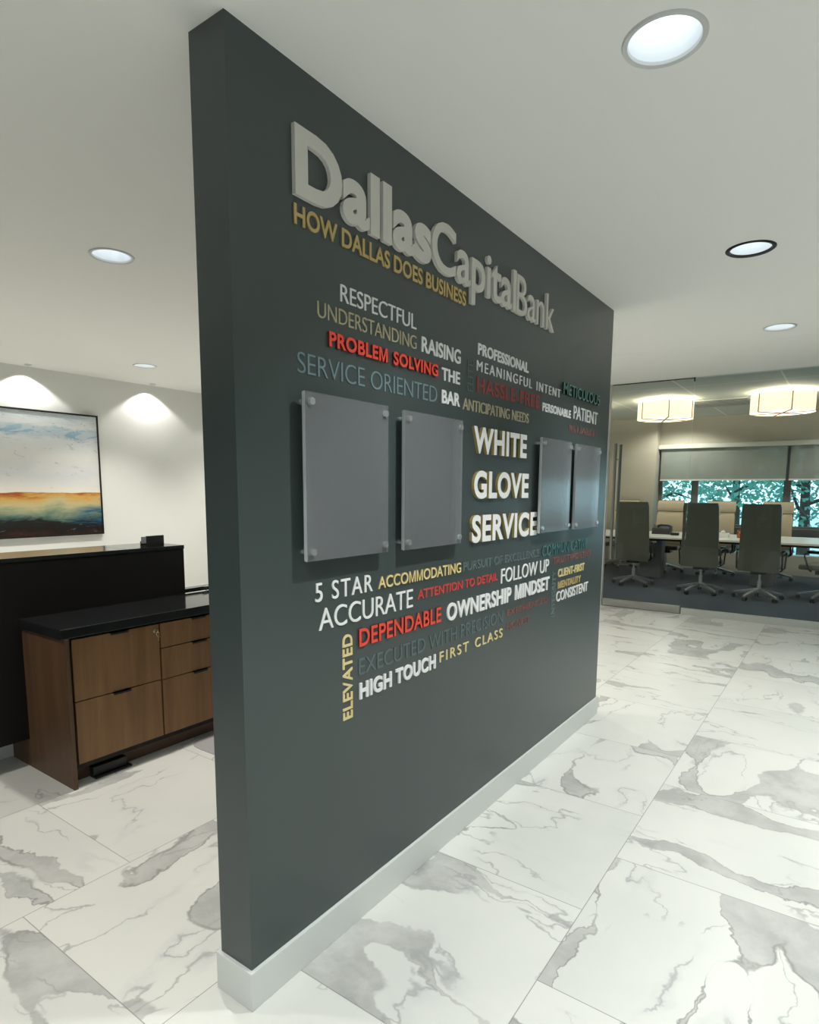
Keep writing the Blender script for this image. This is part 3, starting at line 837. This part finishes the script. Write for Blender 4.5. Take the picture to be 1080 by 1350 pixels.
# pendants
M_SHADE = mat('lit_fabric_shade', rgb(238, 226, 196), .7, emit=(1, .86, .62, 1), estr=1.25)
M_DIFF = mat('lit_diffuser', rgb(255, 250, 240), .6, emit=(1, .93, .80, 1), estr=1.5)
M_BRZ = mat('bronze_strap', rgb(196, 142, 104), .5)
def make_pendant():
    t = thing('drum_pendant', '', 'pendant lamp')
    r = .43; z0, z1 = -.32, -.055
    build('shade', lathe(nb(), [(r, z0), (r, z1), (r - .008, z1), (r - .008, z0), (r, z0)], n=48), M_SHADE, t, smooth=True)
    build('diffuser', lathe(nb(), [(0, z0 + .004), (r - .012, z0 + .004), (r - .012, z0 + .012), (0, z0 + .012)], n=48), M_DIFF, t)
    for k in range(6):
        an = 2 * PI * k / 6 + .35
        c, s = math.cos(an), math.sin(an)
        sb = nb(); vs = []
        for rr in (r + .001, r + .010):
            for dy in (-.006, .006):
                for z in (z0 - .004, z1 + .004):
                    vs.append(sb.verts.new((rr * c - dy * s, rr * s + dy * c, z)))
        for f in ((0, 1, 3, 2), (4, 6, 7, 5), (0, 4, 5, 1), (2, 3, 7, 6), (0, 2, 6, 4), (1, 5, 7, 3)):
            sb.faces.new([vs[i] for i in f])
        build('strap', sb, M_BRZ, t)
    for k in range(3):
        an = 2 * PI * k / 6 + .35
        c, s = math.cos(an), math.sin(an)
        cb = nb(); vs = []
        for rr in (-r, r):
            for dy in (-.014, .014):
                for z in (z0 - .006 - k * .001, z0 - .001):
                    vs.append(cb.verts.new((rr * c - dy * s, rr * s + dy * c, z)))
        for f in ((0, 1, 3, 2), (4, 6, 7, 5), (0, 4, 5, 1), (2, 3, 7, 6), (0, 2, 6, 4), (1, 5, 7, 3)):
            cb.faces.new([vs[i] for i in f])
        build('crossbar', cb, M_BRZ, t)
    st = nb(); cyl(st, (0, 0, z1 - .1), (0, 0, -.02), .012, 12); lathe(st, [(0, -.022), (.07, -.022), (.07, 0), (0, 0)], n=24)
    build('ceiling_mount', st, M_STEEL, t, smooth=True)
    d = bpy.data.lights.new('pendant_lamp', 'POINT'); d.energy = 70; d.color = (1, .86, .66); d.shadow_soft_size = .12
    o = bpy.data.objects.new('pendant_lamp', d); COL.objects.link(o); o.parent = t; o.location = (0, 0, -.04)
    return t
pp = make_pendant()
for i, (x, y, lab) in enumerate([(9.85, 1.245, 'glowing cream drum pendant in the conference room, left one of the two seen whole'),
                                 (9.85, -.425, 'glowing cream drum pendant in the conference room, at the right edge of the photo'),
                                 (9.85, 2.72, 'glowing cream drum pendant mostly hidden at the dark wall end')]):
    p = pp if i == 0 else copy_tree(pp)
    p.location = (x, y, HC); p['label'] = lab; p['group'] = 'drum pendants over the conference table'
for x, y in ((8.5, 1.9), (8.5, -1.5), (11.9, -1.8), (11.9, 1.5)):  # added lamps, only there to brighten the conference room
    t = thing('added_conference_light', 'small ceiling light added to brighten the conference room', 'ceiling light', (x, y, HC), 0, 'lights added to brighten the conference room')
    build('trim_ring', lathe(nb(), [(.0, -.004), (.055, -.004), (.07, -.006), (.07, 0), (.0, 0)], n=24), M_TRIM, t, smooth=True)
    spot('downlight_lamp', (0, 0, -.02), 90, t, 150, .5, (1, .93, .82), .03)
vent = thing('air_vent', 'square grey air vent in the conference room ceiling between the pendants', 'vent', (10.7, .55, HC))
vf = nb(); r = .46
box(vf, -r, r, -r, -r + .04, -.012, 0); box(vf, -r, r, r - .04, r, -.012, 0); box(vf, -r, -r + .04, -r + .04, r - .04, -.012, 0); box(vf, r - .04, r, -r + .04, r - .04, -.012, 0)
build('frame', vf, mat('vent_grey', rgb(176, 180, 178), .5), vent)
build('backing', bx(-r + .04, r - .04, -r + .04, r - .04, -.004, -.001), mat('vent_dark', rgb(70, 74, 72), .6), vent)
for k in range(7):
    x = -r + .09 + k * (2 * r - .18) / 6
    build('slat', bx(x - .02, x + .02, -r + .04, r - .04, -.011, -.006), MATS['vent_grey'], vent)
# roller blinds
M_BLIND = pane_mat('blind_fabric', (.55, .60, .58, 1), .0, rgb(168, 172, 166), .72)
for y0, y1, lab in ((-.345, 1.94, 'grey roller blind half lowered over the two left windows'), (-2.35, -.375, 'grey roller blind half lowered over the window at the right edge'), (-4.95, -2.38, 'grey roller blind outside the picture')):
    t = thing('roller_blind', lab, 'blind', (XW - .07, y0, 2.455), 0, 'roller blinds in the conference room')
    build('fabric', bx(-.001, .001, .01, y1 - y0 - .01, -.62, 0), M_BLIND, t)
    build('hem_bar', bx(-.009, .009, .008, y1 - y0 - .008, -.648, -.62), mat('hem_white', rgb(226, 228, 224), .4), t)

# ------------------------------------------------------------------ outside
gd = nb(); gd.faces.new([gd.verts.new(p) for p in ((-40, -60, -.25), (70, -60, -.25), (70, 50, -.25), (-40, 50, -.25))])
struct('ground', gd, mat('pale_paving', rgb(186, 196, 196), .9))
M_LEAF = mat('leaf', rgb(110, 170, 140), .5)
gl_ = NG(M_LEAF)
gl_.put(gl_.p.inputs['Base Color'], gl_.mix(gl_.noise(gl_.obj(), 1.6, 3), rgb(58, 116, 110), rgb(116, 172, 152)))
tl_ = gl_.node('ShaderNodeBsdfTranslucent'); tl_.inputs[0].default_value = rgb(100, 165, 145)
ms_ = gl_.node('ShaderNodeMixShader'); ms_.inputs[0].default_value = .35
gl_.t.links.new(gl_.p.outputs[0], ms_.inputs[1]); gl_.t.links.new(tl_.outputs[0], ms_.inputs[2])
gl_.t.links.new(ms_.outputs[0], gl_.t.nodes['Material Output'].inputs[0])
M_BARK = mat('bark', rgb(62, 56, 50), .9)
def tree(x, y, h, spread, lab, n=2600, sz=.12, zlow=.3):
    t = thing('tree', lab, 'tree', (x, y, -.25), 0, 'trees outside the conference windows')
    tr = nb(); tube(tr, [(0, 0, 0), (.05, .04, h * .25), (-.03, .08, h * .5), (.02, 0, h * .9)], [.16, .12, .09, .03], 10)
    build('trunk', tr, M_BARK, t, smooth=True)
    ends = []
    for k in range(9):
        an = k * 2.4 + random.random(); z = h * (.2 + .07 * k)
        e = Vector((math.cos(an) * spread * random.uniform(.55, .95), math.sin(an) * spread * random.uniform(.55, .95), z + random.uniform(.0, .9)))
        b = nb(); mid = Vector((e.x * .5, e.y * .5, z + .25)); tube(b, [(0, 0, z), mid, e], [.055, .04, .012], 7)
        build('branch', b, M_BARK, t, smooth=True)
        ends += [e, mid]
    f = nb()
    for k in range(n):
        c = random.choice(ends)
        p = c + Vector((random.gauss(0, .5), random.gauss(0, .5), random.gauss(0, .42)))
        if p.z < zlow or math.hypot(p.x, p.y) > spread:
            continue
        d = Vector((random.uniform(-1, 1), random.uniform(-1, 1), random.uniform(-.8, .3))).normalized()
        s = d.cross(Vector((random.uniform(-1, 1), random.uniform(-1, 1), random.uniform(-1, 1)))).normalized()
        L = sz * random.uniform(.7, 1.4)
        v = [f.verts.new(p + q) for q in (d * 0, d * L * .5 + s * L * .33, d * L, d * L * .5 - s * L * .33)]
        f.faces.new(v)
    build('foliage', f, M_LEAF, t)
tree(16.4, 2.95, 4.6, 1.6, 'leafy tree outside the left conference window')
tree(16.4, -.55, 4.6, 1.6, 'leafy tree outside the right conference window')
tree(20.6, 1.5, 5.6, 2.1, 'farther tree outside, seen between the two nearest trees', 3200, .16)
tree(20.6, 6.0, 5.6, 2.1, 'farther tree outside, behind the left conference window', 2600, .16)
tree(20.6, -3.0, 5.6, 2.1, 'farther tree outside, to the right of the conference windows', 2600, .16)
